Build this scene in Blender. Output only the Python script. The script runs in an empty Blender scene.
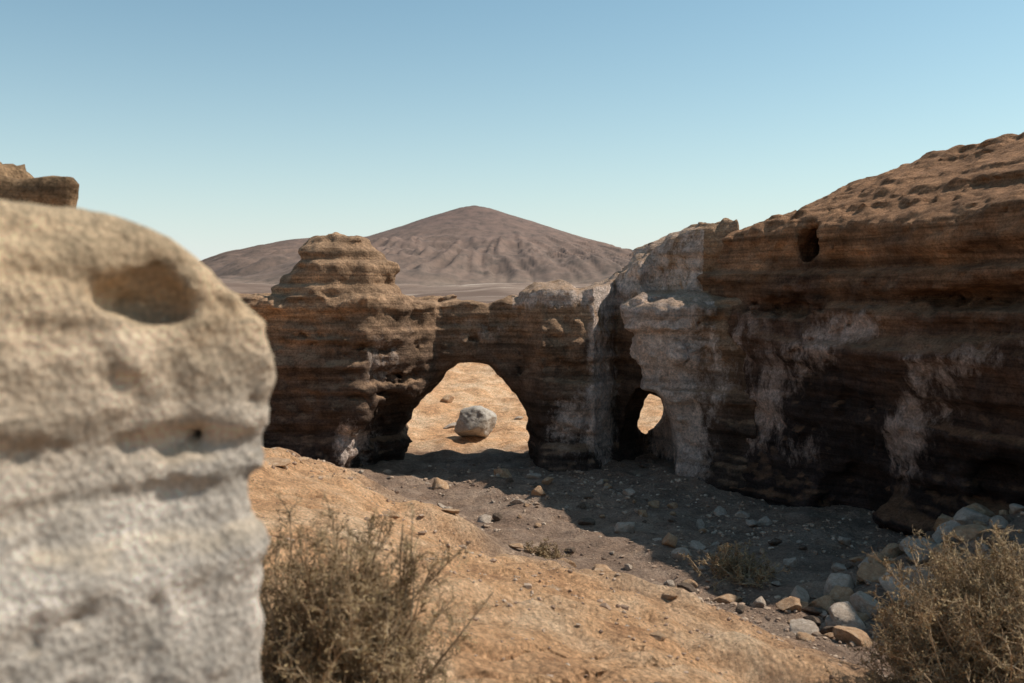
import bpy, math, random
import numpy as np
from mathutils import Vector
random.seed(4); rng=np.random.default_rng(7)
scene=bpy.context.scene
scene.view_settings.view_transform='Standard'; scene.view_settings.look='None'; scene.view_settings.exposure=0
col=scene.collection

# ---------------------------------------------------------------- noise
def _h(ix,iy,iz,seed):
    n=(ix*374761393+iy*668265263+iz*1440662683+seed*974634777)&0xFFFFFFFF
    n=((n^(n>>13))*1274126177)&0xFFFFFFFF
    n=((n^(n>>15))*2246822519)&0xFFFFFFFF
    n=n^(n>>16)
    return (n&0xFFFFFF).astype(np.float32)/16777215.0
def vn(x,y,z,seed=0):
    x=np.asarray(x,dtype=np.float32);y=np.asarray(y,dtype=np.float32);z=np.asarray(z,dtype=np.float32)
    x,y,z=np.broadcast_arrays(x,y,z)
    fx=np.floor(x);fy=np.floor(y);fz=np.floor(z)
    ix=fx.astype(np.int64);iy=fy.astype(np.int64);iz=fz.astype(np.int64)
    tx=x-fx;ty=y-fy;tz=z-fz
    tx=tx*tx*(3-2*tx);ty=ty*ty*(3-2*ty);tz=tz*tz*(3-2*tz)
    r=0
    for dx in (0,1):
        wx=tx if dx else 1-tx
        for dy in (0,1):
            wy=ty if dy else 1-ty
            for dz in (0,1):
                wz=tz if dz else 1-tz
                r=r+_h(ix+dx,iy+dy,iz+dz,seed)*wx*wy*wz
    return r*2-1
def fbm(x,y,z,o=4,seed=0,g=0.5):
    a=1.0;r=0;t=0
    for i in range(o):
        r=r+a*vn(x*2.03**i+i*7.1,y*2.03**i+i*3.3,z*2.03**i+i*5.7,seed+i);t+=a;a*=g
    return r/t
def sstep(a,b,x):
    t=np.clip((x-a)/(b-a),0,1);return t*t*(3-2*t)
def smax(a,b,k):
    h=np.clip(0.5+0.5*(a-b)/k,0,1);return b*(1-h)+a*h+k*h*(1-h)
def smin(a,b,k): return -smax(-a,-b,k)

def mesh_np(name,V,F,smooth=True):
    me=bpy.data.meshes.new(name)
    V=np.ascontiguousarray(V,dtype=np.float32);F=np.ascontiguousarray(F,dtype=np.int32)
    me.vertices.add(len(V));me.vertices.foreach_set('co',V.ravel())
    k=F.shape[1]
    me.loops.add(F.size);me.loops.foreach_set('vertex_index',F.ravel())
    me.polygons.add(len(F));me.polygons.foreach_set('loop_start',np.arange(0,F.size,k,dtype=np.int32))
    me.polygons.foreach_set('loop_total',np.full(len(F),k,dtype=np.int32))
    me.polygons.foreach_set('use_smooth',np.full(len(F),smooth,dtype=bool))
    me.update(calc_edges=True)
    return me
def attr(me,name,vals):
    a=me.attributes.new(name,'FLOAT','POINT');a.data.foreach_set('value',np.asarray(vals,dtype=np.float32))
def add(name,me,mat,label=None,cat=None,kind=None,group=None,parent=None,loc=None):
    o=bpy.data.objects.new(name,me);col.objects.link(o)
    if mat and not me.materials: me.materials.append(mat)
    if label:o['label']=label
    if cat:o['category']=cat
    if kind:o['kind']=kind
    if group:o['group']=group
    if parent:o.parent=parent
    if loc is not None:o.location=loc
    return o

def surface_nets(F,org,h):
    for ax in range(3):
        sl=[slice(None)]*3
        for e in (0,-1):
            sl[ax]=e;F[tuple(sl)]=np.maximum(F[tuple(sl)],h*0.4)
    S=F<0
    nx,ny,nz=F.shape
    c=np.zeros((nx-1,ny-1,nz-1),dtype=np.int8)
    for i in (0,1):
        for j in (0,1):
            for k in (0,1):
                c+=S[i:nx-1+i,j:ny-1+j,k:nz-1+k]
    act=(c>0)&(c<8)
    idx=np.argwhere(act)
    vid=np.full(c.shape,-1,dtype=np.int32);vid[act]=np.arange(len(idx))
    i,j,k=idx.T
    cv={}
    for a in (0,1):
        for b in (0,1):
            for d in (0,1):
                cv[(a,b,d)]=F[i+a,j+b,k+d]
    P=np.zeros((len(idx),3));n=np.zeros(len(idx))
    for a in cv:
        for ax in range(3):
            if a[ax]==0:
                b=list(a);b[ax]=1;b=tuple(b)
                va,vb=cv[a],cv[b]
                m=(va<0)!=(vb<0)
                t=np.where(m,va/np.where(m,va-vb,1),0)
                q=np.zeros((len(idx),3));q[:,0]=a[0];q[:,1]=a[1];q[:,2]=a[2];q[:,ax]+=t
                P+=q*m[:,None];n+=m
    P/=n[:,None]
    V=(idx+P)*h+np.array(org)
    Q=[]
    for ax in range(3):
        o1,o2=(ax+1)%3,(ax+2)%3
        sa=[slice(None)]*3;sb=[slice(None)]*3
        sa[ax]=slice(0,-1);sb[ax]=slice(1,None)
        A=S[tuple(sa)];B=S[tuple(sb)]
        e=np.argwhere(A!=B)
        ok=(e[:,o1]>0)&(e[:,o2]>0)&(e[:,o1]<c.shape[o1])&(e[:,o2]<c.shape[o2])
        e=e[ok]
        def cell(d1,d2):
            f=e.copy();f[:,o1]+=d1;f[:,o2]+=d2
            return vid[f[:,0],f[:,1],f[:,2]]
        q=np.stack([cell(-1,-1),cell(0,-1),cell(0,0),cell(-1,0)],1)
        ins=A[e[:,0],e[:,1],e[:,2]]
        q[~ins]=q[~ins][:,::-1]
        Q.append(q)
    return V,np.concatenate(Q)

# layered rock displacement (positive = rock sticks out)
def strata(x,y,z,seed=0,ls=0.2):
    zz=z+0.2*fbm(x*0.35,y*0.35,z*0.2,2,seed+50)+0.012*x
    def L(f,sd,k=4.5):
        v=vn(x*ls,y*ls,zz*f,sd)
        return np.tanh(v*k)
    return 0.55*L(1.3,seed+1,6)+0.38*L(3.1,seed+2,7)+0.26*L(6.5,seed+3,6)*(0.6+vn(x*0.5,y*0.5,z,seed+4))
def displaced(F,X,Y,Z,A_str,A_big,A_fine,band,seed=0,sc=1.0,ls=0.2,W=None,k2=1.0):
    m=np.abs(F)<band
    x=X[m]*sc;y=Y[m]*sc;z=Z[m]*sc
    f1=fbm(x*0.9,y*0.9,z*0.8,3,seed+20)
    d=A_str*strata(x+0.3*f1,y,z,seed,ls)*(0.75+0.8*vn(x*0.7,y*0.7,z*0.6,seed+9))
    d+=A_big*f1
    x=x*k2;y=y*k2;z=z*k2
    d+=A_fine*1.1*fbm(x*3.1,y*3.1,z*4.0,4,seed+30,0.62)
    b=np.abs(vn(x*2.0,y*2.0,z*2.4,seed+40));b2=np.abs(vn(x*4.3,y*4.3,z*5.2,seed+41))
    d+=A_fine*(1.3*(b-0.35)+0.7*(b2-0.35))
    p=vn(x*4.5,y*4.5,z*6,seed+60)
    d-=A_fine*1.8*np.clip(p-0.42,0,1)
    if W is not None: d*=W[m]
    F=F.copy();F[m]-=d
    return F

# ---------------------------------------------------------------- terrain
def H(x,y,detail=True):
    x=np.asarray(x,dtype=np.float64);y=np.asarray(y,dtype=np.float64)
    s=(x-3.6)*(-.84)+(y-10.6)*(-.54)
    s=s+0.35*vn(x*0.35,y*0.35,0,3)
    sp=np.log1p(np.exp(np.clip(s*3.0,-40,40)))/3.0
    z=2.9*np.tanh(sp*.145)
    z=z+0.28*np.exp(-(((x+4.4)/2.4)**2+((y-14.0)/3.2)**2))
    z=z+1.45*np.exp(-(((x-8.0)/2.6)**2+((y-12.9)/2.6)**2))
    z=z+1.7*sstep(28,48,y)+0.9*sstep(48,160,y)
    z=z+0.5*np.exp(-((x+5.5)/3.0)**2-((y-33)/4)**2)
    r=np.hypot(x,y-20)
    z=z+sstep(80,260,r)*(0.5+9.0*np.maximum(fbm(x*0.011,y*0.007,0,4,5),-0.25))
    if detail:
        w=1-sstep(40,90,r)
        z=z+w*(0.16*fbm(x*0.5,y*0.5,1.0,3,11)+0.16*fbm(x*1.7,y*1.7,1.0,4,12)+0.03*fbm(x*7,y*7,1.0,2,14))
        e=np.exp(-((s-1.6)/1.0)**2)*(1-sstep(19,22,y))
        z=z+w*e*0.26*np.tanh(5*vn(x*1.1,y*1.1,2.0,17))
        k=np.abs(vn((x*0.54-y*0.84)*1.6+0.6*vn(x*.8,y*.8,0,18),s*0.25,0,19))
        z=z-w*sstep(0.3,2,s)*0.16*(1-np.clip(k*4,0,1))
    return z
gx=np.concatenate([-np.geomspace(12.2,7000,80)[::-1],np.arange(-12,14,0.08),np.geomspace(14.1,7000,80)])
gy=np.concatenate([-np.geomspace(2.2,7000,30)[::-1],np.arange(-2,30,0.08),np.arange(30,48,0.2),np.geomspace(48.2,9000,120)])
GX,GY=np.meshgrid(gx,gy,indexing='ij')
GZ=H(GX,GY)
n0,n1=GX.shape
ii=np.arange(n0*n1).reshape(n0,n1)
Fq=np.stack([ii[:-1,:-1].ravel(),ii[1:,:-1].ravel(),ii[1:,1:].ravel(),ii[:-1,1:].ravel()],1)
gme=mesh_np('ground',np.stack([GX.ravel(),GY.ravel(),GZ.ravel()],1),Fq)
S_=((GX-3.6)*(-.84)+(GY-10.6)*(-.54)).ravel()
xx=GX.ravel();yy=GY.ravel()
grav=1-sstep(-0.2,3.0,S_+1.1*fbm(xx*0.8,yy*0.8,0,3,31))
grav=grav*(1-sstep(25,27.5,yy))
attr(gme,'gravel',grav)
attr(gme,'far',sstep(60,150,np.hypot(xx,yy)))

# ---------------------------------------------------------------- material helpers
def newmat(name):
    m=bpy.data.materials.new(name);m.use_nodes=True
    nt=m.node_tree;nt.nodes.clear()
    out=nt.nodes.new('ShaderNodeOutputMaterial');b=nt.nodes.new('ShaderNodeBsdfPrincipled')
    b.inputs['Roughness'].default_value=0.92;b.inputs['Specular IOR Level'].default_value=0.12
    nt.links.new(b.outputs[0],out.inputs[0])
    return m,nt,b
class N:
    def __init__(s,nt): s.nt=nt
    def link(s,a,b): s.nt.links.new(a,b)
    def geo(s,scale=(1,1,1)):
        g=s.nt.nodes.new('ShaderNodeNewGeometry');mp=s.nt.nodes.new('ShaderNodeMapping')
        mp.inputs['Scale'].default_value=scale;s.link(g.outputs['Position'],mp.inputs[0]);return mp.outputs[0]
    def obj(s,scale=(1,1,1)):
        g=s.nt.nodes.new('ShaderNodeTexCoord');mp=s.nt.nodes.new('ShaderNodeMapping')
        mp.inputs['Scale'].default_value=scale;s.link(g.outputs['Object'],mp.inputs[0]);return mp.outputs[0]
    def noise(s,vec,scale,detail=6,rough=0.6,dist=0):
        n=s.nt.nodes.new('ShaderNodeTexNoise');n.inputs['Scale'].default_value=scale;n.inputs['Detail'].default_value=detail
        n.inputs['Roughness'].default_value=rough;n.inputs['Distortion'].default_value=dist
        s.link(vec,n.inputs['Vector']);return n.outputs['Fac']
    def vor(s,vec,scale,feat='F1'):
        n=s.nt.nodes.new('ShaderNodeTexVoronoi');n.feature=feat;n.inputs['Scale'].default_value=scale
        s.link(vec,n.inputs['Vector']);return n.outputs['Distance']
    def ramp(s,f,stops):
        r=s.nt.nodes.new('ShaderNodeValToRGB');e=r.color_ramp.elements
        while len(e)<len(stops): e.new(0.5)
        for q,(p,c) in zip(e,stops):
            q.position=p;q.color=(c[0],c[1],c[2],1) if hasattr(c,'__len__') else (c,c,c,1)
        s.link(f,r.inputs[0]);return r.outputs[0]
    def mix(s,f,a,b,mode='MIX'):
        m=s.nt.nodes.new('ShaderNodeMix');m.data_type='RGBA';m.blend_type=mode
        for v,i in ((f,m.inputs[0]),(a,m.inputs[6]),(b,m.inputs[7])):
            if isinstance(v,(int,float)): i.default_value=v
            elif isinstance(v,tuple): i.default_value=(*v,1)
            else: s.link(v,i)
        return m.outputs[2]
    def math(s,op,a,b=0.0,clamp=False):
        m=s.nt.nodes.new('ShaderNodeMath');m.operation=op;m.use_clamp=clamp
        for v,i in ((a,m.inputs[0]),(b,m.inputs[1])):
            if isinstance(v,(int,float)): i.default_value=v
            else: s.link(v,i)
        return m.outputs[0]
    def attr(s,name):
        a=s.nt.nodes.new('ShaderNodeAttribute');a.attribute_name=name;return a.outputs['Fac']
    def bump(s,h,strength,dist,prev=None):
        b=s.nt.nodes.new('ShaderNodeBump');b.inputs['Strength'].default_value=strength;b.inputs['Distance'].default_value=dist
        s.link(h,b.inputs['Height'])
        if prev is not None: s.link(prev,b.inputs['Normal'])
        return b.outputs[0]

def rock_mat(name,low,mid,high,pale,zlo=0.5,zhi=4.6,fs=1.0,band=0.9,dust=0.7,fine=0.5,stops=(0.1,0.45,0.82),bs=1.0,dk=0.0):
    m,nt,b=newmat(name);n=N(nt)
    P=n.geo()
    sep=nt.nodes.new('ShaderNodeSeparateXYZ');n.link(P,sep.inputs[0])
    wob=n.noise(P,0.6,4)
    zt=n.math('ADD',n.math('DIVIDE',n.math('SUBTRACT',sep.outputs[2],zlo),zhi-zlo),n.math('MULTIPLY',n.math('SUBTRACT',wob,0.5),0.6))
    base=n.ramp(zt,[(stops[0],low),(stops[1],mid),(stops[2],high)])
    st=n.noise(n.geo((0.15*fs,0.15*fs,2.6*fs)),1.5,7,0.66,0.15)
    base=n.mix(band,base,n.ramp(st,[(0.32,0.38),(0.45,0.85),(0.54,1.25),(0.68,0.6)]),'MULTIPLY')
    st2=n.noise(n.geo((0.3*fs,0.3*fs,9*fs)),1.5,7,0.7,0.12)
    base=n.mix(fine*band,base,n.ramp(st2,[(0.35,0.5),(0.6,1.3)]),'MULTIPLY')
    mot=n.noise(P,2.0*fs,9,0.7)
    base=n.mix(0.9,base,n.ramp(mot,[(0.3,0.4+dk),(0.52,1.0),(0.7,1.6)]),'MULTIPLY')
    pl=n.attr('pale')
    pn=n.noise(n.geo((1.2,1.2,0.6)),1.7,11,0.78,0.2)
    pf=n.math('MULTIPLY',n.math('ADD',n.math('MULTIPLY',pl,2.6),n.math('MULTIPLY',n.math('SUBTRACT',pn,0.61),7.0),True),n.ramp(pl,[(0.05,0.0),(0.4,0.9)]),True)
    pcol=n.mix(1.0,pale,n.ramp(n.noise(P,7,6,0.7),[(0.3,0.5),(0.65,1.15)]),'MULTIPLY')
    pcol=n.mix(0.7,pcol,n.ramp(st,[(0.36,0.55),(0.5,1.1)]),'MULTIPLY')
    base=n.mix(pf,base,pcol)
    g=nt.nodes.new('ShaderNodeNewGeometry');s2=nt.nodes.new('ShaderNodeSeparateXYZ');n.link(g.outputs['Normal'],s2.inputs[0])
    up=n.ramp(s2.outputs[2],[(0.35,0.0),(0.85,dust)])
    base=n.mix(up,base,n.mix(1.0,tuple(min(1,c*1.15) for c in high),n.ramp(mot,[(0.3,0.5),(0.7,1.35)]),'MULTIPLY'))
    sp=n.noise(P,22*fs,5,0.75)
    base=n.mix(0.7,base,n.ramp(sp,[(0.36,0.45+dk),(0.5,1.0),(0.66,1.4)]),'MULTIPLY')
    n.link(base,b.inputs['Base Color'])
    b1=n.bump(st2,0.9,0.14/fs*bs)
    b2=n.bump(n.noise(P,5*fs,10,0.76),1.0,0.16/fs*bs,b1)
    b3=n.bump(n.vor(P,20*fs),0.4,0.03/fs*bs,b2)
    n.link(b3,b.inputs['Normal'])
    return m
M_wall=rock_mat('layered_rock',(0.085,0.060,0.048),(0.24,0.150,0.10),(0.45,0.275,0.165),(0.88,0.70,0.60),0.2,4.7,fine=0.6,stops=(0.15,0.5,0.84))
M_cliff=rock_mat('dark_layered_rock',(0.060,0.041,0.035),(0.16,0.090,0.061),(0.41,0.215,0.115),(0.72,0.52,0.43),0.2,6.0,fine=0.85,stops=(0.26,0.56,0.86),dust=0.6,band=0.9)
M_pale=rock_mat('pale_weathered_rock',(0.90,0.765,0.655),(0.90,0.775,0.66),(0.90,0.64,0.41),(0.7,0.62,0.54),2.6,4.42,2.5,0.40,0.5,0.6,stops=(0.2,0.6,0.88),bs=1.7,dk=0.2)
M_out=rock_mat('brown_rock',(0.2,0.13,0.08),(0.3,0.19,0.11),(0.42,0.26,0.145),(0.5,0.4,0.3),2.4,5.0,1.3)

m,nt,b=newmat('sandy_ground');n=N(nt);P=n.geo()
sand=n.ramp(n.noise(P,0.8,9,0.7),[(0.3,(0.52,0.26,0.13)),(0.48,(0.76,0.435,0.232)),(0.7,(0.82,0.59,0.39))])
grv=n.ramp(n.noise(P,1.1,8,0.68),[(0.3,(0.22,0.142,0.10)),(0.5,(0.33,0.225,0.163)),(0.72,(0.46,0.335,0.25))])
gf=n.math('ADD',n.attr('gravel'),n.math('MULTIPLY',n.math('SUBTRACT',n.noise(P,3,6,0.7),0.5),0.8),True)
c=n.mix(gf,sand,grv)
c=n.mix(0.65,c,n.ramp(n.noise(P,3.2,8,0.72),[(0.35,0.6),(0.5,1.1),(0.65,1.3)]),'MULTIPLY')
sp=n.noise(P,30,5,0.75);c=n.mix(0.85,c,n.ramp(sp,[(0.34,0.5),(0.5,1.05),(0.66,1.35)]),'MULTIPLY')
sp2=n.vor(P,16);c=n.mix(0.5,c,n.ramp(sp2,[(0.05,1.35),(0.3,1.0),(0.7,0.75)]),'MULTIPLY')
farc=n.ramp(n.noise(n.geo((0.012,0.02,0.02)),1.5,7,0.7),[(0.42,(0.17,0.112,0.085)),(0.57,(0.27,0.19,0.145)),(0.68,(0.58,0.47,0.38))])
c=n.mix(n.attr('far'),c,farc)
n.link(c,b.inputs['Base Color'])
q=n.bump(n.noise(P,3.5,11,0.78),1.0,0.2);q=n.bump(sp2,0.5,0.03,q);n.link(q,b.inputs['Normal'])
M_ground=m
add('ground',gme,M_ground,'sandy ground with grey gravel floor',None,'structure')

# ---------------------------------------------------------------- arch wall (implicit rock)
def grid(x0,x1,y0,y1,z0,z1,h):
    ax=np.arange(x0,x1,h,dtype=np.float32);ay=np.arange(y0,y1,h,dtype=np.float32);az=np.arange(z0,z1,h,dtype=np.float32)
    return np.meshgrid(ax,ay,az,indexing='ij')
h=0.05
X,Y,Z=grid(-9.0,5.2,20.3,27.2,-0.6,6.2,h)
x1=X[:,0,0]
top=np.interp(x1,[-9,-7.4,-5.9,-5.5,-2.7,-2.4,-0.5,-0.15,0.3,0.6,1.3,1.6,2.1,2.8,3.1,3.5,4.1,5.2],
                 [4.1,3.9,3.95,4.0,3.92,3.84,3.80,3.92,4.0,4.18,4.22,4.12,4.32,4.65,4.95,5.25,5.6,5.9]).astype(np.float32)[:,None,None]
yf=np.interp(x1,[-9,-5.8,-4.2,-3.2,-2.5,-1.8,0.2,0.7,1.9,2.3,2.55,2.95,3.3,3.8,4.3,5.2],
                [22.4,22.2,21.9,22.0,22.7,23.6,23.7,23.0,23.1,23.9,24.4,23.5,22.7,22.1,21.6,20.9]).astype(np.float32)[:,None,None]
yb=np.interp(x1,[-9,-3.0,-2.2,2.5,3.5,5.2],[26.6,26.4,26.2,25.7,25.6,25.8]).astype(np.float32)[:,None,None]
flare=0.5*np.clip((0.9-Z)/0.9,0,1)**1.5
lean=0.16*np.clip(Z-3.0,0,2)+1.1*sstep(3.95,4.2,Z)*sstep(2.9,3.4,X)
fr=(yf-flare*0.7+lean)-Y
F=smax(smax(Z-top,fr,0.2),Y-yb,0.3)
def stack(cx,cy,zs,rs,cxs,asp=0.8,k=0.12):
    z1=Z[0,0,:]
    r=np.interp(z1,zs,rs).astype(np.float32)[None,None,:];ox=np.interp(z1,zs,cxs).astype(np.float32)[None,None,:]
    d=np.sqrt((X-ox)**2+((Y-cy)/asp)**2)-r
    return smax(smax(d,Z-zs[-1],k),zs[0]-0.4-Z,0.1)
hoo=stack(-4.06,23.4,[3.6,4.0,4.28,4.34,4.58,4.84,4.91,5.12,5.36,5.5],[1.5,1.44,1.40,1.24,1.24,1.08,0.86,0.86,0.70,0.52],[-4.06,-4.1,-4.15,-4.08,-4.0,-3.92,-4.0,-4.1,-4.16,-4.16],0.8,0.1)
hoo=hoo-0.36*fbm(X*1.5+3,Y*1.5,Z*1.6,3,773)
F=smin(F,hoo,0.09)
cap=stack(0.95,24.2,[3.9,4.15,4.36],[0.74,0.66,0.42],[0.95,0.95,1.02],0.9,0.2)-0.2*fbm(X*1.5,Y*1.5,Z*1.5,2,779)
F=smin(F,cap,0.15)
z1=Z[0,0,:]
bz=[-0.6,0,0.5,1.2,1.6,2.0,2.8,3.25,3.36,3.8,3.95,4.1]
bl=np.array([3.45,3.55,3.65,3.62,3.38,3.0,2.84,2.82,2.60,2.60,2.72,3.0])
brr=np.array([5.2,5.0,4.9,4.8,4.7,4.65,4.6,4.6,4.75,4.75,4.6,4.4])
br=np.interp(z1,bz,(brr-bl)/2).astype(np.float32)[None,None,:]
bx=np.interp(z1,bz,(brr+bl)/2).astype(np.float32)[None,None,:]
d=np.sqrt((X-bx)**2+((Y-22.65)/1.2)**2)-br
F=smin(F,smax(d,Z-4.05,0.06),0.2)
hw=np.interp(z1,[-0.6,0,0.7,1.25,1.6,1.9,2.2,2.42,2.55],[1.66,1.64,1.56,1.38,1.16,0.90,0.60,0.30,0.0]).astype(np.float32)[None,None,:]
cxx=np.interp(z1,[-0.6,0.7,1.5,2.4],[-1.10,-1.10,-1.04,-0.98]).astype(np.float32)[None,None,:]
hole=smax((np.abs(X-cxx)-hw-0.12*np.abs(Y-24.6))*0.85,Z-2.45,0.2)
F=smax(F,-hole,0.25)
cav=(np.sqrt(((X+2.7)/1.0)**2+((Z-0.2)/2.0)**2+((Y-22.5)/1.9)**2)-1)*0.9
F=smax(F,-cav,0.3)
W=1-0.5*(1-sstep(0.05,0.6,np.abs(hole)))
W*=1-0.3*sstep(3.5,3.75,Z)*sstep(-3.2,-2.6,X)*(1-sstep(2.2,2.8,X))
W*=1-0.3*sstep(3.95,4.3,Z)*(X<-2.2)
F=displaced(F,X,Y,Z,0.18,0.18,0.12,0.75,100,W=W,ls=0.16)
wv=0.18*fbm(X*1.8,Y*1.8,Z*1.8,3,888)
ax_=3.12+(Y-23)*0.134
sh=(np.sqrt(((X-ax_)/0.64)**2+((Z-0.45)/1.48)**2)-1)*0.64+wv*0.6+0.6*np.clip(Y-24.4,0,4)
F=smax(F,-sh,0.1)
sh=(np.sqrt(((X-ax_-0.10-0.25*(Z-1.1))/0.33)**2+((Z-1.05)/0.52)**2)-1)*0.33+wv*1.1
F=smax(F,-sh,0.08)
F=smax(F,-0.5-Z,0.02)
V,Q=surface_nets(F,(-9.0,20.3,-0.6),h)
me=mesh_np('rock_arch',V,Q)
vx,vy,vz=V.T
def blob(cx,cz,rx,rz,x=None,z=None): return np.exp(-((x-cx)/rx)**2-((z-cz)/rz)**2)
pale=1.1*blob(3.3,2.9,0.9,1.2,vx,vz)*(vy<23.2)+1.0*blob(2.15,1.7,0.42,1.9,vx,vz)+0.7*blob(1.2,1.1,0.5,0.7,vx,vz)+1.0*blob(3.8,0.9,0.5,1.0,vx,vz)+0.3*blob(4.5,2.4,0.4,0.8,vx,vz)
pale+=0.7*blob(-3.6,0.7,0.35,0.8,vx,vz)+0.5*blob(-2.9,2.6,0.4,0.7,vx,vz)+0.6*sstep(3.5,4.0,vz)*(vx>0)*(vx<4.4)
pale+=0.3*blob(-1.0,3.2,1.2,0.4,vx,vz)
attr(me,'pale',np.clip(pale,0,1))
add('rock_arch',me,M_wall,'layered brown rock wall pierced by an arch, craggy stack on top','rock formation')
del X,Y,Z,F,hoo,cap,hole,cav,sh,wv,ax_,W

# ---------------------------------------------------------------- cliff
h=0.062
ox,oy,oz=3.2,7.5,-0.6
X,Y,Z=grid(ox,12.6,oy,28.0,oz,8.4,h)
y1=Y[0,:,0];z1=Z[0,0,:]
xf=np.interp(y1,[6.5,10,13,14.5,16,17,18.5,20,21.2,22.3,24,26,29],[10.2,9.2,8.2,7.55,7.0,6.55,6.15,5.35,4.75,4.35,4.25,4.6,6.2]).astype(np.float32)[None,:,None]
prof=np.interp(z1,[-0.6,0,0.6,1.3,2.2,3.2,3.85,3.95,4.55,4.62,5.2,6.0],[-0.35,-0.1,0.22,0.25,0.0,-0.18,-0.16,0.12,0.14,0.30,0.36,0.6]).astype(np.float32)[None,None,:]
dist=(X-(xf+prof))*0.87
rim=np.interp(y1,[6.5,12,14.5,17,18.5,20,22.5,24,29],[6.1,6.0,5.8,5.72,5.72,5.66,5.4,5.15,4.9]).astype(np.float32)[None,:,None]
T=rim+0.5*np.clip(dist,0,3.2)+0.05*np.clip(dist-3.2,0,9)
F=smax(-dist,(Z-T)*0.9,0.3)
F=smax(F,(Y-(26.3+0.35*(X-4)))*0.9,0.3)
def cavern(F,c,r,k=0.1):
    q=(np.sqrt(((X-c[0])/r[0])**2+((Y-c[1])/r[1])**2+((Z-c[2])/r[2])**2)-1)*min(r)
    return smax(F,-q,k)
F=cavern(F,(6.2,18.3,0.3),(0.7,1.0,0.7));F=cavern(F,(7.4,14.8,1.2),(0.6,1.2,0.5))
F=cavern(F,(7.2,15.6,4.1),(0.35,0.9,0.15));F=cavern(F,(5.4,20.0,3.9),(0.3,0.8,0.12))
F=displaced(F,X,Y,Z,0.25,0.15,0.09,0.95,300,ls=0.08,W=1-0.45*sstep(0.35,1.2,dist)*sstep(5.0,5.8,Z),k2=1.5)
# dark cave bored obliquely into the upper face
u_=(X-5.5)*0.62+(Y-19.3)*0.785;v_=(X-5.5)*0.785-(Y-19.3)*0.62
q_=(np.sqrt(((u_-1.2)/1.9)**2+(v_/0.32)**2+((Z-5.12-0.15*v_)/0.38)**2)-1)*0.32+0.17*fbm(X*2.8,Y*2.8,Z*2.8,3,444)
F=smax(F,-q_,0.05)
F=smax(F,-0.5-Z,0.02)
V,Q=surface_nets(F,(ox,oy,oz),h)
me=mesh_np('rock_cliff',V,Q)
vx,vy,vz=V.T
pale=np.zeros(len(V))
for (cy,cz,ry,rz,a) in [(16.9,1.75,0.65,0.9,0.85),(18.7,3.2,0.7,0.6,0.6),(20.2,2.3,0.6,0.9,0.62),(15.7,3.0,0.9,0.35,0.42),(21.5,2.6,0.7,1.2,0.65),(19.6,1.1,0.6,0.6,0.45),(14.5,3.4,0.6,0.4,0.35),(17.8,3.5,1.0,0.4,0.42),(21.0,1.2,0.8,0.7,0.5)]:
    pale+=a*np.exp(-((vy-cy+0.7*(vz-cz))/ry)**2-((vz-cz)/rz)**2)
attr(me,'pale',np.clip(pale,0,1))
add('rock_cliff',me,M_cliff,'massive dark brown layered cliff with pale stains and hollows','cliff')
del X,Y,Z,F,q_,dist,u_,v_

# ---------------------------------------------------------------- near pale outcrop
h=0.018
X,Y,Z=grid(-2.9,-0.3,1.3,3.6,2.1,4.8,h)
def rbox(c,b,r):
    qx=np.abs(X-c[0])-b[0]+r;qy=np.abs(Y-c[1])-b[1]+r;qz=np.abs(Z-c[2])-b[2]+r
    return np.sqrt(np.maximum(qx,0)**2+np.maximum(qy,0)**2+np.maximum(qz,0)**2)+np.minimum(np.maximum(qx,np.maximum(qy,qz)),0)-r
z1=Z[0,0,:]
F=rbox((-1.6,2.6,3.03),(1.25,1.25,1.36),0.06)
YZ=([2,3.0,3.5,3.62,3.9,3.98,4.2,4.30,4.36,4.44],[-0.22,-0.08,-0.01,0.02,0.04,0.02,0.07,0.12,0.2,0.30])
yfz=np.interp(z1,*YZ).astype(np.float32)[None,None,:]
F=smax(F,((1.55+1.05*(X+1.6)+yfz)-Y)*0.69,0.05)
F=smax(F,((X+1.17)*0.45-(Y-2.02)*0.80+(Z-3.9)*0.12)*0.95,0.04)
xr=np.interp(z1,[2.0,3.17,3.34,3.49,3.65,3.72,3.81,3.91,3.965,4.04,4.11,4.148,4.19,4.213,4.27,4.30,4.33,4.38,4.42,4.5],
                [-0.70,-0.685,-0.675,-0.67,-0.67,-0.645,-0.62,-0.63,-0.61,-0.63,-0.655,-0.685,-0.73,-0.785,-0.82,-0.88,-0.92,-1.04,-1.2,-1.4]).astype(np.float32)[None,None,:]
F=smax(F,((X-xr-0.01)+0.42*(Y-2.6))*0.9,0.045)
F=displaced(F,X,Y,Z,0.042,0.034,0.017,0.3,500,2.4,ls=0.25,k2=1.9)
def pit(c,r,k=0.03,sh=0.25,tri=0.0):
    global F
    u=(X-c[0])/r[0]
    rz=r[2]*(1+tri*np.clip(u,-1,1))
    q=(np.sqrt(u**2+((Y-c[1])/r[1])**2+((Z-c[2]-sh*(X-c[0]))/rz)**2)-1)*min(r)+0.045*fbm(X*8,Y*8,Z*8,3,900)
    F=smax(F,-q,k)
def onface(k,z):
    y=(1.55+1.05*1.6+float(np.interp(z,*YZ)))/(1+1.05*k);return (-k*y,y,z)
pit(onface(0.375,4.185),(0.13,0.16,0.085),0.035,0.1,0.5);pit(onface(0.314,3.84),(0.055,0.09,0.035))
V,Q=surface_nets(F,(-2.9,1.3,2.1),h)
me=mesh_np('rock_outcrop',V,Q);attr(me,'pale',np.full(len(V),0.0))
add('rock_outcrop',me,M_pale,'pale grey and beige weathered rock with pitted surface','rock')
h=0.05
X,Y,Z=grid(-9,-2.9,7.3,12.5,1.6,6.2,h)
F=rbox((-6.0,10.0,3.3),(2.3,2.0,1.6),0.4)
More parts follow.
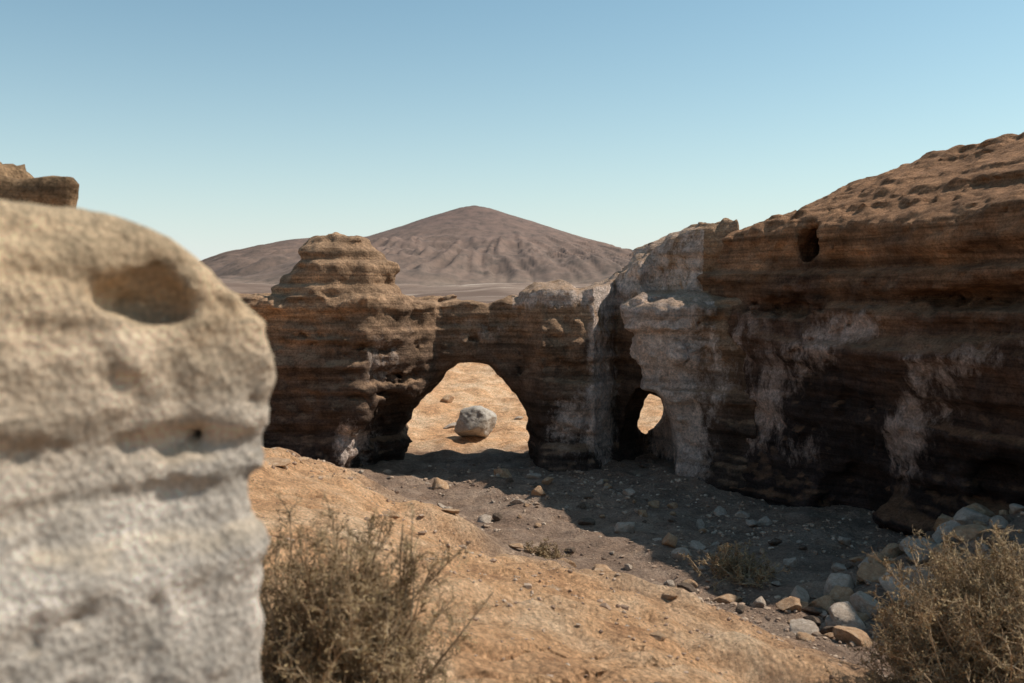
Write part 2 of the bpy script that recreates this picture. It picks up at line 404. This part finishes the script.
F=smin(F,rbox((-6.0,10.0,4.95),(2.6,2.1,0.24),0.12),0.05)
F=smin(F,rbox((-6.9,10.0,5.25),(2.35,1.9,0.22),0.1),0.08)
F=smax(F,((X+3.5)+0.62*(Y-8.2))*0.85+0.25*np.clip(4.75-Z,0,1)+0.5*np.clip(Z-5.05,0,1),0.15)
F=displaced(F,X,Y,Z,0.10,0.10,0.06,0.6,600)
V,Q=surface_nets(F,(-9,7.3,1.6),h)
me=mesh_np('rock_outcrop',V,Q);attr(me,'pale',np.zeros(len(V)))
add('rock_outcrop',me,M_out,'brown flat-topped rock ledge with overhanging layers','rock')
del X,Y,Z,F

# ---------------------------------------------------------------- volcano
a=np.linspace(-1100,900,620);bb=np.linspace(900,2300,420)
AX,AY=np.meshgrid(a,bb,indexing='ij')
cx,cy=-56,1500
wx=AX+80*fbm(AX*0.006,AY*0.006,0,3,70);wy=AY+80*fbm(AX*0.006,AY*0.006,9,3,71)
r=np.hypot(wx-cx,(wy-cy)*0.95);th=np.arctan2(wy-cy,wx-cx)
R0=np.hypot(AX-cx,(AY-cy)*0.95)
gul=np.abs(fbm(np.cos(th)*11,np.sin(th)*11,r*0.005,3,80))
gul2=np.abs(fbm(np.cos(th)*30,np.sin(th)*30,r*0.010,3,84))
c1=136-0.345*R0+0.00009*R0*R0-4*np.exp(-(R0/20)**2)
r2=np.hypot((AX+270)*0.9,(AY-1530)*0.8)
c2=88-0.00085*r2*r2-0.10*r2
hz=smax(c1,c2,10)
hz=smax(hz,np.full_like(hz,2.0),14)
amp=sstep(2,25,hz)*(1-0.93*sstep(45,90,hz))
hz=hz+amp*(10*(gul-0.25)+13*(gul2-0.22))+sstep(0,30,hz)*1.4*fbm(AX*0.03,AY*0.03,0,4,90)
hz=hz+24*np.clip(fbm(AX*0.006,AY*0.012,4,4,95)+0.35,0,1)*sstep(960,1080,AY)*(1-sstep(1250,1400,AY))
ed=sstep(0,80,AX+1100)*sstep(0,80,900-AX)*sstep(0,60,AY-900)*sstep(0,60,2300-AY)
hz=hz*ed-6*(1-ed)
n0,n1=AX.shape;ii=np.arange(n0*n1).reshape(n0,n1)
Fq=np.stack([ii[:-1,:-1].ravel(),ii[1:,:-1].ravel(),ii[1:,1:].ravel(),ii[:-1,1:].ravel()],1)
me=mesh_np('hill',np.stack([AX.ravel(),AY.ravel(),hz.ravel()],1),Fq)
m,nt,b=newmat('volcanic_slope');n=N(nt)
P=n.geo((0.01,0.01,0.01))
sep=nt.nodes.new('ShaderNodeSeparateXYZ');n.link(n.geo(),sep.inputs[0])
zt=n.math('ADD',n.math('DIVIDE',sep.outputs[2],130),n.math('MULTIPLY',n.math('SUBTRACT',n.noise(P,1.5,5),0.5),0.4))
c=n.ramp(zt,[(0.0,(0.24,0.16,0.11)),(0.14,(0.145,0.088,0.062)),(0.5,(0.15,0.086,0.061)),(0.95,(0.135,0.074,0.055))])
c=n.mix(0.95,c,n.ramp(n.noise(P,6,10,0.75),[(0.35,0.4),(0.5,1.0),(0.68,1.5)]),'MULTIPLY')
c=n.mix(0.12,c,(0.42,0.40,0.38))  # distance haze painted in: slope colour blended towards pale grey
n.link(c,b.inputs['Base Color'])
add('hill',me,m,'reddish brown volcanic cone with gullied slopes',None,'structure')

# ---------------------------------------------------------------- loose rocks
def stone_mat(name,ca,cb,cc):
    m,nt,b=newmat(name);n=N(nt);P=n.obj()
    c=n.ramp(n.noise(P,3,7,0.68),[(0.3,ca),(0.5,cb),(0.7,cc)])
    sp=n.noise(P,18,5,0.75);c=n.mix(0.6,c,n.ramp(sp,[(0.35,0.6),(0.5,1),(0.68,1.25)]),'MULTIPLY')
    n.link(c,b.inputs['Base Color'])
    q=n.bump(n.noise(P,7,10,0.75),0.8,0.09);n.link(q,b.inputs['Normal']);return m
SM={'grey':stone_mat('grey_stone',(0.40,0.30,0.225),(0.55,0.43,0.335),(0.72,0.60,0.49)),
    'tan':stone_mat('tan_stone',(0.38,0.22,0.13),(0.55,0.34,0.20),(0.66,0.49,0.34)),
    'dark':stone_mat('dark_stone',(0.11,0.075,0.055),(0.18,0.13,0.095),(0.28,0.2,0.15))}
import bmesh
def stone_geo(seed,sub=3,flat=0.7,cuts=9,lo=0.55,hi=0.85):
    r=np.random.default_rng(seed)
    bm=bmesh.new();bmesh.ops.create_icosphere(bm,subdivisions=sub,radius=1.0)
    bm.verts.ensure_lookup_table()
    V=np.array([v.co for v in bm.verts]);F=np.array([[v.index for v in f.verts] for f in bm.faces]);bm.free()
    for _ in range(cuts):
        d=r.normal(size=3);d/=np.linalg.norm(d);k=r.uniform(lo,hi)
        s=V@d;V=V-np.outer(np.clip(s-k,0,None)*0.92,d)
    V=V*np.array([1,r.uniform(0.65,0.95),flat*r.uniform(0.8,1.1)])
    nn=V/np.linalg.norm(V,axis=1)[:,None]
    V=V+nn*(0.10*fbm(V[:,0]*1.8+seed,V[:,1]*1.8,V[:,2]*1.8,3,seed)+0.03*fbm(V[:,0]*7,V[:,1]*7,V[:,2]*7,2,seed+3))[:,None]
    V/=np.abs(V[:,0]).max()
    return V,F
variants={}
for k in SM:
    for i in range(7):
        V,F=stone_geo(40+i*3+len(k),4,0.75,14,0.38,0.75)
        me=mesh_np('rock',V,F,True);me.materials.append(SM[k]);variants[(k,i)]=me
def place(x,y,w,k,flat=1.0,label=None):
    o=bpy.data.objects.new('rock',variants[(k,random.randrange(7))]);col.objects.link(o)
    z=float(H(x,y));s=w/2
    o.location=(x,y,z+s*0.3*flat);o.scale=(s,s,s*flat*random.uniform(0.85,1.15))
    o.rotation_euler=(random.uniform(-.3,.3),random.uniform(-.3,.3),random.uniform(0,6.28))
    o['label']=label or {'grey':'pale grey loose rock on gravel','tan':'tan loose rock lying on the ground','dark':'dark brown loose rock on gravel'}[k]
    o['category']='rock';o['group']='loose rocks scattered on the ground'
for x,y,w,k,fl in [(2.0,17.6,.6,'grey',.8),(2.53,16.1,.4,'tan',1),(1.3,14.2,.65,'tan',.4),(3.44,18.2,.28,'grey',1),(2.34,20.1,.36,'grey',1),
    (.56,20,.36,'tan',.8),(-.2,22,.38,'tan',1),(-1.55,20.9,.45,'tan',.9),(2.86,19.9,.34,'tan',1),(4.0,19,.28,'grey',1),(4.3,18.6,.28,'grey',1),
    (4.6,18.1,.3,'grey',1),(2.4,13.6,.3,'tan',1),(2.85,13.4,.5,'tan',.45),(3.75,13.0,.42,'grey',.9),(4.3,13.2,.46,'grey',.9),(4.75,13.2,.62,'tan',.9),
    (4.9,12.6,.6,'grey',.9),(4.0,11.9,.6,'grey',.8),(4.0,12.6,.5,'tan',.9),(3.5,12.4,.42,'tan',.8),(5.5,13.4,.6,'grey',.8),(5.7,13.0,.55,'tan',.9),
    (6.1,13.8,.6,'grey',.8),(6.2,13.3,.6,'tan',.7),(6.6,14.3,.6,'grey',.7),(6.9,14.6,.55,'tan',.8),(6.4,14.6,.45,'tan',.8),(5.1,13.8,.5,'tan',.9),(5.2,12.6,.55,'grey',.9),(4.4,12.2,.55,'grey',.8),(3.9,11.3,.5,'tan',.8),(3.4,11.6,.38,'grey',.8),(3.2,12.9,.34,'grey',.8),(-3.0,20.4,.4,'tan',.7),(-2.6,19.8,.28,'dark',.9),
    (-3.3,13.9,.55,'tan',.3),(.3,15.4,.45,'tan',.4),(.05,14.9,.35,'tan',.5),(.8,14.6,.4,'tan',.4),(-1.7,29.5,.7,'grey',.6),(-2.2,33,.6,'tan',.8),(.2,31,.3,'grey',.8),(.5,14.1,.3,'tan',.4),(1.0,13.9,.3,'tan',.4),
    (-.6,11.5,.3,'tan',.4),(-1.6,12.8,.35,'tan',.4),(.4,9.5,.18,'tan',.5),(1.6,10.2,.22,'tan',.5),(-.9,14.5,.3,'tan',.5),(1.2,8.2,.14,'tan',.5),(3.1,23.6,.35,'dark',.8),(3.35,23.9,.3,'dark',.8)]:
    place(x,y,w,k,fl)
for i in range(105):
    t=random.random()**1.1;x=3.4+3.3*t+random.gauss(0,.4);y=11.8+2.5*t+random.gauss(0,.5)
    place(x,y,random.choice([.13,.16,.2,.27,.36]),random.choice(['grey','grey','tan','tan','dark']),random.uniform(.6,1))
for i in range(95):
    y=random.uniform(13,22.5);x0=-1.9+(19.5-y)*0.62
    x=random.uniform(x0,min(x0+5.5,6.2-(y-16)*0.35))
    place(x,y,random.choice([.1,.13,.17,.22,.32]),random.choice(['grey','grey','tan','dark']),random.uniform(.6,1))
V,F=stone_geo(85,5,0.86,13,0.66,0.9)
me=mesh_np('boulder',V,F);me.materials.append(stone_mat('boulder_stone',(0.34,0.285,0.24),(0.48,0.42,0.36),(0.62,0.56,0.5)))
o=add('boulder',me,None,'large rounded pale boulder on sand behind the arch','boulder')
o.location=(-0.98,27.6,float(H(-0.98,27.6))+0.38);o.scale=(0.66,0.66,0.58);o.rotation_euler=(0,0.0,0.5)

bm=bmesh.new();bmesh.ops.create_icosphere(bm,subdivisions=1,radius=1.0);bm.verts.ensure_lookup_table()
bv=np.array([v.co for v in bm.verts]);bf=np.array([[v.index for v in f.verts] for f in bm.faces]);bm.free()
def pebbles(n,xr,yr,smin_,smax_,ok,seed):
    r=np.random.default_rng(seed)
    x=r.uniform(*xr,n);y=r.uniform(*yr,n);k=ok(x,y)>r.random(n);x=x[k];y=y[k];n=len(x)
    z=H(x,y);s=smin_*(smax_/smin_)**(r.random(n)**2.5)
    jit=bv[None]*(1+r.uniform(-.35,.35,(n,len(bv),1)))
    a=r.uniform(0,6.28,n);ca,sa=np.cos(a),np.sin(a)
    st=np.stack([np.ones(n),r.uniform(.6,1,n),r.uniform(.4,.8,n)],1)
    p=jit*st[:,None,:]
    px=p[...,0]*ca[:,None]-p[...,1]*sa[:,None];py=p[...,0]*sa[:,None]+p[...,1]*ca[:,None]
    p=np.stack([px,py,p[...,2]],2)*s[:,None,None]+np.stack([x,y,z+s*.2],1)[:,None,:]
    f=bf[None]+(np.arange(n)*len(bv))[:,None,None]
    return p.reshape(-1,3),f.reshape(-1,3)
m,nt,b=newmat('pebble_stone');n=N(nt)
c=n.ramp(n.noise(n.geo(),5,3,0.6),[(0.35,(0.21,0.14,0.10)),(0.5,(0.38,0.26,0.18)),(0.65,(0.54,0.42,0.32))]);n.link(c,b.inputs['Base Color'])
def okf(x,y):
    s=(x-3.6)*(-.84)+(y-10.6)*(-.54)
    cl=sstep(-0.3,0.5,vn(x*0.7,y*0.7,0,201))
    return np.where(s<1.6,0.9,0.45)*(0.2+0.8*cl)
V,F=pebbles(11000,(-4,7.5),(9,24),.012,.06,okf,3)
V2,F2=pebbles(8000,(-2.5,4.5),(3,13),.005,.028,okf,5)
me=mesh_np('gravel',np.concatenate([V,V2]),np.concatenate([F,F2+len(V)]),False)
add('gravel',me,m,'loose gravel and pebbles on the ground','gravel','stuff')

# ---------------------------------------------------------------- shrubs
def tubes(P,R):
    n,k,_=P.shape
    T=np.gradient(P,axis=1);T/=np.linalg.norm(T,axis=2,keepdims=True)+1e-9
    ref=np.where(np.abs(T[...,2:3])>0.9,np.array([1.,0,0]),np.array([0,0,1.]))
    A=np.cross(T,ref);A/=np.linalg.norm(A,axis=2,keepdims=True)+1e-9;B=np.cross(T,A)
    ring=[]
    for q in range(3):
        t=q*2*math.pi/3;ring.append(P+R[...,None]*(A*math.cos(t)+B*math.sin(t)))
    V=np.stack(ring,2)
    base=(np.arange(n)[:,None,None]*k+np.arange(k-1)[None,:,None])*3
    q=np.arange(3)[None,None,:];q2=(q+1)%3
    F=np.stack([base+q,base+q2,base+3+q2,base+3+q],-1).reshape(-1,4)
    return V.reshape(-1,3),F
def poly(start,dirn,length,k,bend,up,r):
    n=len(start);P=np.zeros((n,k,3));P[:,0]=start;d=dirn.copy()
    for i in range(1,k):
        d=d+r.normal(size=(n,3))*bend;d[:,2]+=up;d/=np.linalg.norm(d,axis=1,keepdims=True)
        P[:,i]=P[:,i-1]+d*(length/(k-1))[:,None]
    return P
def along(P,r,m,lo,spread):
    n,k,_=P.shape
    idx=np.repeat(np.arange(n),m);t=r.uniform(lo,1,n*m)*(k-1);i=np.minimum(t.astype(int),k-2);f=(t-i)[:,None]
    st=P[idx,i]*(1-f)+P[idx,i+1]*f;d=P[idx,i+1]-P[idx,i];d/=np.linalg.norm(d,axis=1,keepdims=True)
    d=d+r.normal(size=d.shape)*spread;d/=np.linalg.norm(d,axis=1,keepdims=True)
    return st,d
def twig_mat(name,a,bc):
    m,nt,b=newmat(name);n=N(nt)
    n.link(n.ramp(n.noise(n.geo(),7,4,0.6),[(0.35,a),(0.65,bc)]),b.inputs['Base Color']);return m
TW=twig_mat('dry_twig',(0.25,0.165,0.10),(0.52,0.38,0.24))
FO=twig_mat('dry_leaf',(0.15,0.105,0.052),(0.44,0.31,0.165))
def shrub(x,y,R,Ht,n1,m2,m3,leaves,seed,label,sx=1.0,thick=1.0,zoff=0,minL=.6):
    r=np.random.default_rng(seed)
    e=bpy.data.objects.new('shrub',None);col.objects.link(e);e.location=(x,y,float(H(x,y))-0.03+zoff)
    e['label']=label;e['category']='bush'
    st=np.zeros((n1,3));st[:,0]=r.normal(0,R*.25,n1)*sx;st[:,1]=r.normal(0,R*.25,n1)
    az=r.uniform(0,6.283,n1);el=np.arccos(r.uniform(0.02,1,n1))
    d=np.stack([np.sin(el)*np.cos(az)*R*sx,np.sin(el)*np.sin(az)*R,np.cos(el)*Ht],1)
    L=np.linalg.norm(d,axis=1)*r.uniform(minL,1.0,n1);d/=np.linalg.norm(d,axis=1,keepdims=True)
    P1=poly(st,d,L,7,.13,.02,r)
    s2,d2=along(P1,r,m2,.2,.75);P2=poly(s2,d2,R*r.uniform(.12,.28,len(s2)),5,.22,.05,r)
    s3,d3=along(P2,r,m3,.1,.85);P3=poly(s3,d3,R*r.uniform(.06,.14,len(s3)),4,.25,.05,r)
    vs=[];fs=[];o=0
    for P,ra,rb in ((P1,.008,.0035),(P2,.0036,.0018),(P3,.002,.001)):
        k=P.shape[1];RR=np.linspace(ra,rb,k)[None,:]*r.uniform(.7,1.3,(len(P),1))*thick
        V,F=tubes(P,RR);vs.append(V);fs.append(F+o);o+=len(V)
    V=np.concatenate(vs)
    add('twigs',mesh_np('twigs',V,np.concatenate(fs)),TW,parent=e,kind='stuff')
    s4,_=along(P3,r,leaves,.0,.5)
    nl=len(s4);a=r.normal(size=(nl,3));a/=np.linalg.norm(a,axis=1,keepdims=True);b_=np.cross(a,r.normal(size=(nl,3)));b_/=np.linalg.norm(b_,axis=1,keepdims=True)
    sz=(r.uniform(.004,.011,nl)*thick*1.15)[:,None]
    q=np.stack([s4,s4+a*sz+b_*sz*.45,s4+a*sz*2.2,s4+a*sz-b_*sz*.45],1)
    V=q.reshape(-1,3);F=np.arange(len(V)).reshape(-1,4)
    add('foliage',mesh_np('foliage',V,F,False),FO,parent=e,kind='stuff')
shrub(-0.88,5.0,.53,1.2,270,14,7,3,1,'dry brown spiny bush growing on the sandy slope',1.05,0.9,minL=.65)
shrub(4.02,7.8,.92,2.0,720,16,8,4,2,'large dry olive brown bush beside loose rocks',1.05,1.3,minL=.86)
shrub(3.25,14.3,.5,.5,50,8,4,3,3,'small dark bush on shaded gravel',1.3,1.6)
shrub(0.5,15.2,.32,.25,40,8,4,2,4,'small dry grass tuft on slope edge',1.3,1.4)

# ---------------------------------------------------------------- light, sky, camera
az=math.radians(76);el=math.radians(48)
Sd=Vector((math.cos(el)*math.sin(az),math.cos(el)*math.cos(az),math.sin(el)))
ld=bpy.data.lights.new('sun','SUN');ld.energy=5.0;ld.angle=math.radians(0.5);ld.color=(1,0.94,0.84)
lo=bpy.data.objects.new('sun',ld);col.objects.link(lo);lo.rotation_euler=Sd.to_track_quat('Z','Y').to_euler()
w=bpy.data.worlds.new('World');scene.world=w;w.use_nodes=True;nt=w.node_tree;n=N(nt)
bg=nt.nodes['Background'];sk=nt.nodes.new('ShaderNodeTexSky');sk.sky_type='NISHITA';sk.sun_disc=False
sk.sun_elevation=el;sk.sun_rotation=az;sk.altitude=200;sk.air_density=1.0;sk.dust_density=1.0;sk.ozone_density=1.0
tc=nt.nodes.new('ShaderNodeTexCoord');sp_=nt.nodes.new('ShaderNodeSeparateXYZ');nt.links.new(tc.outputs['Generated'],sp_.inputs[0])
hz_=n.math('EXPONENT',n.math('MULTIPLY',n.math('MAXIMUM',sp_.outputs[2],0.0),-9.0))
tint=n.mix(1.0,sk.outputs[0],(0.69,0.90,0.82),'MULTIPLY')
skc=n.mix(n.math('MULTIPLY',hz_,0.95),tint,(5.9,6.05,6.1))
nt.links.new(skc,bg.inputs[0]);bg.inputs[1].default_value=0.15
cd=bpy.data.cameras.new('camera');cd.lens=35;cd.sensor_width=36;cd.shift_y=-0.0503;cd.clip_end=20000;cd.clip_start=0.05
cd.dof.use_dof=True;cd.dof.focus_distance=22;cd.dof.aperture_fstop=2.2
co=bpy.data.objects.new('camera',cd);col.objects.link(co);co.location=(0,0,4.2);co.rotation_euler=(math.radians(90),0,0)
scene.camera=co
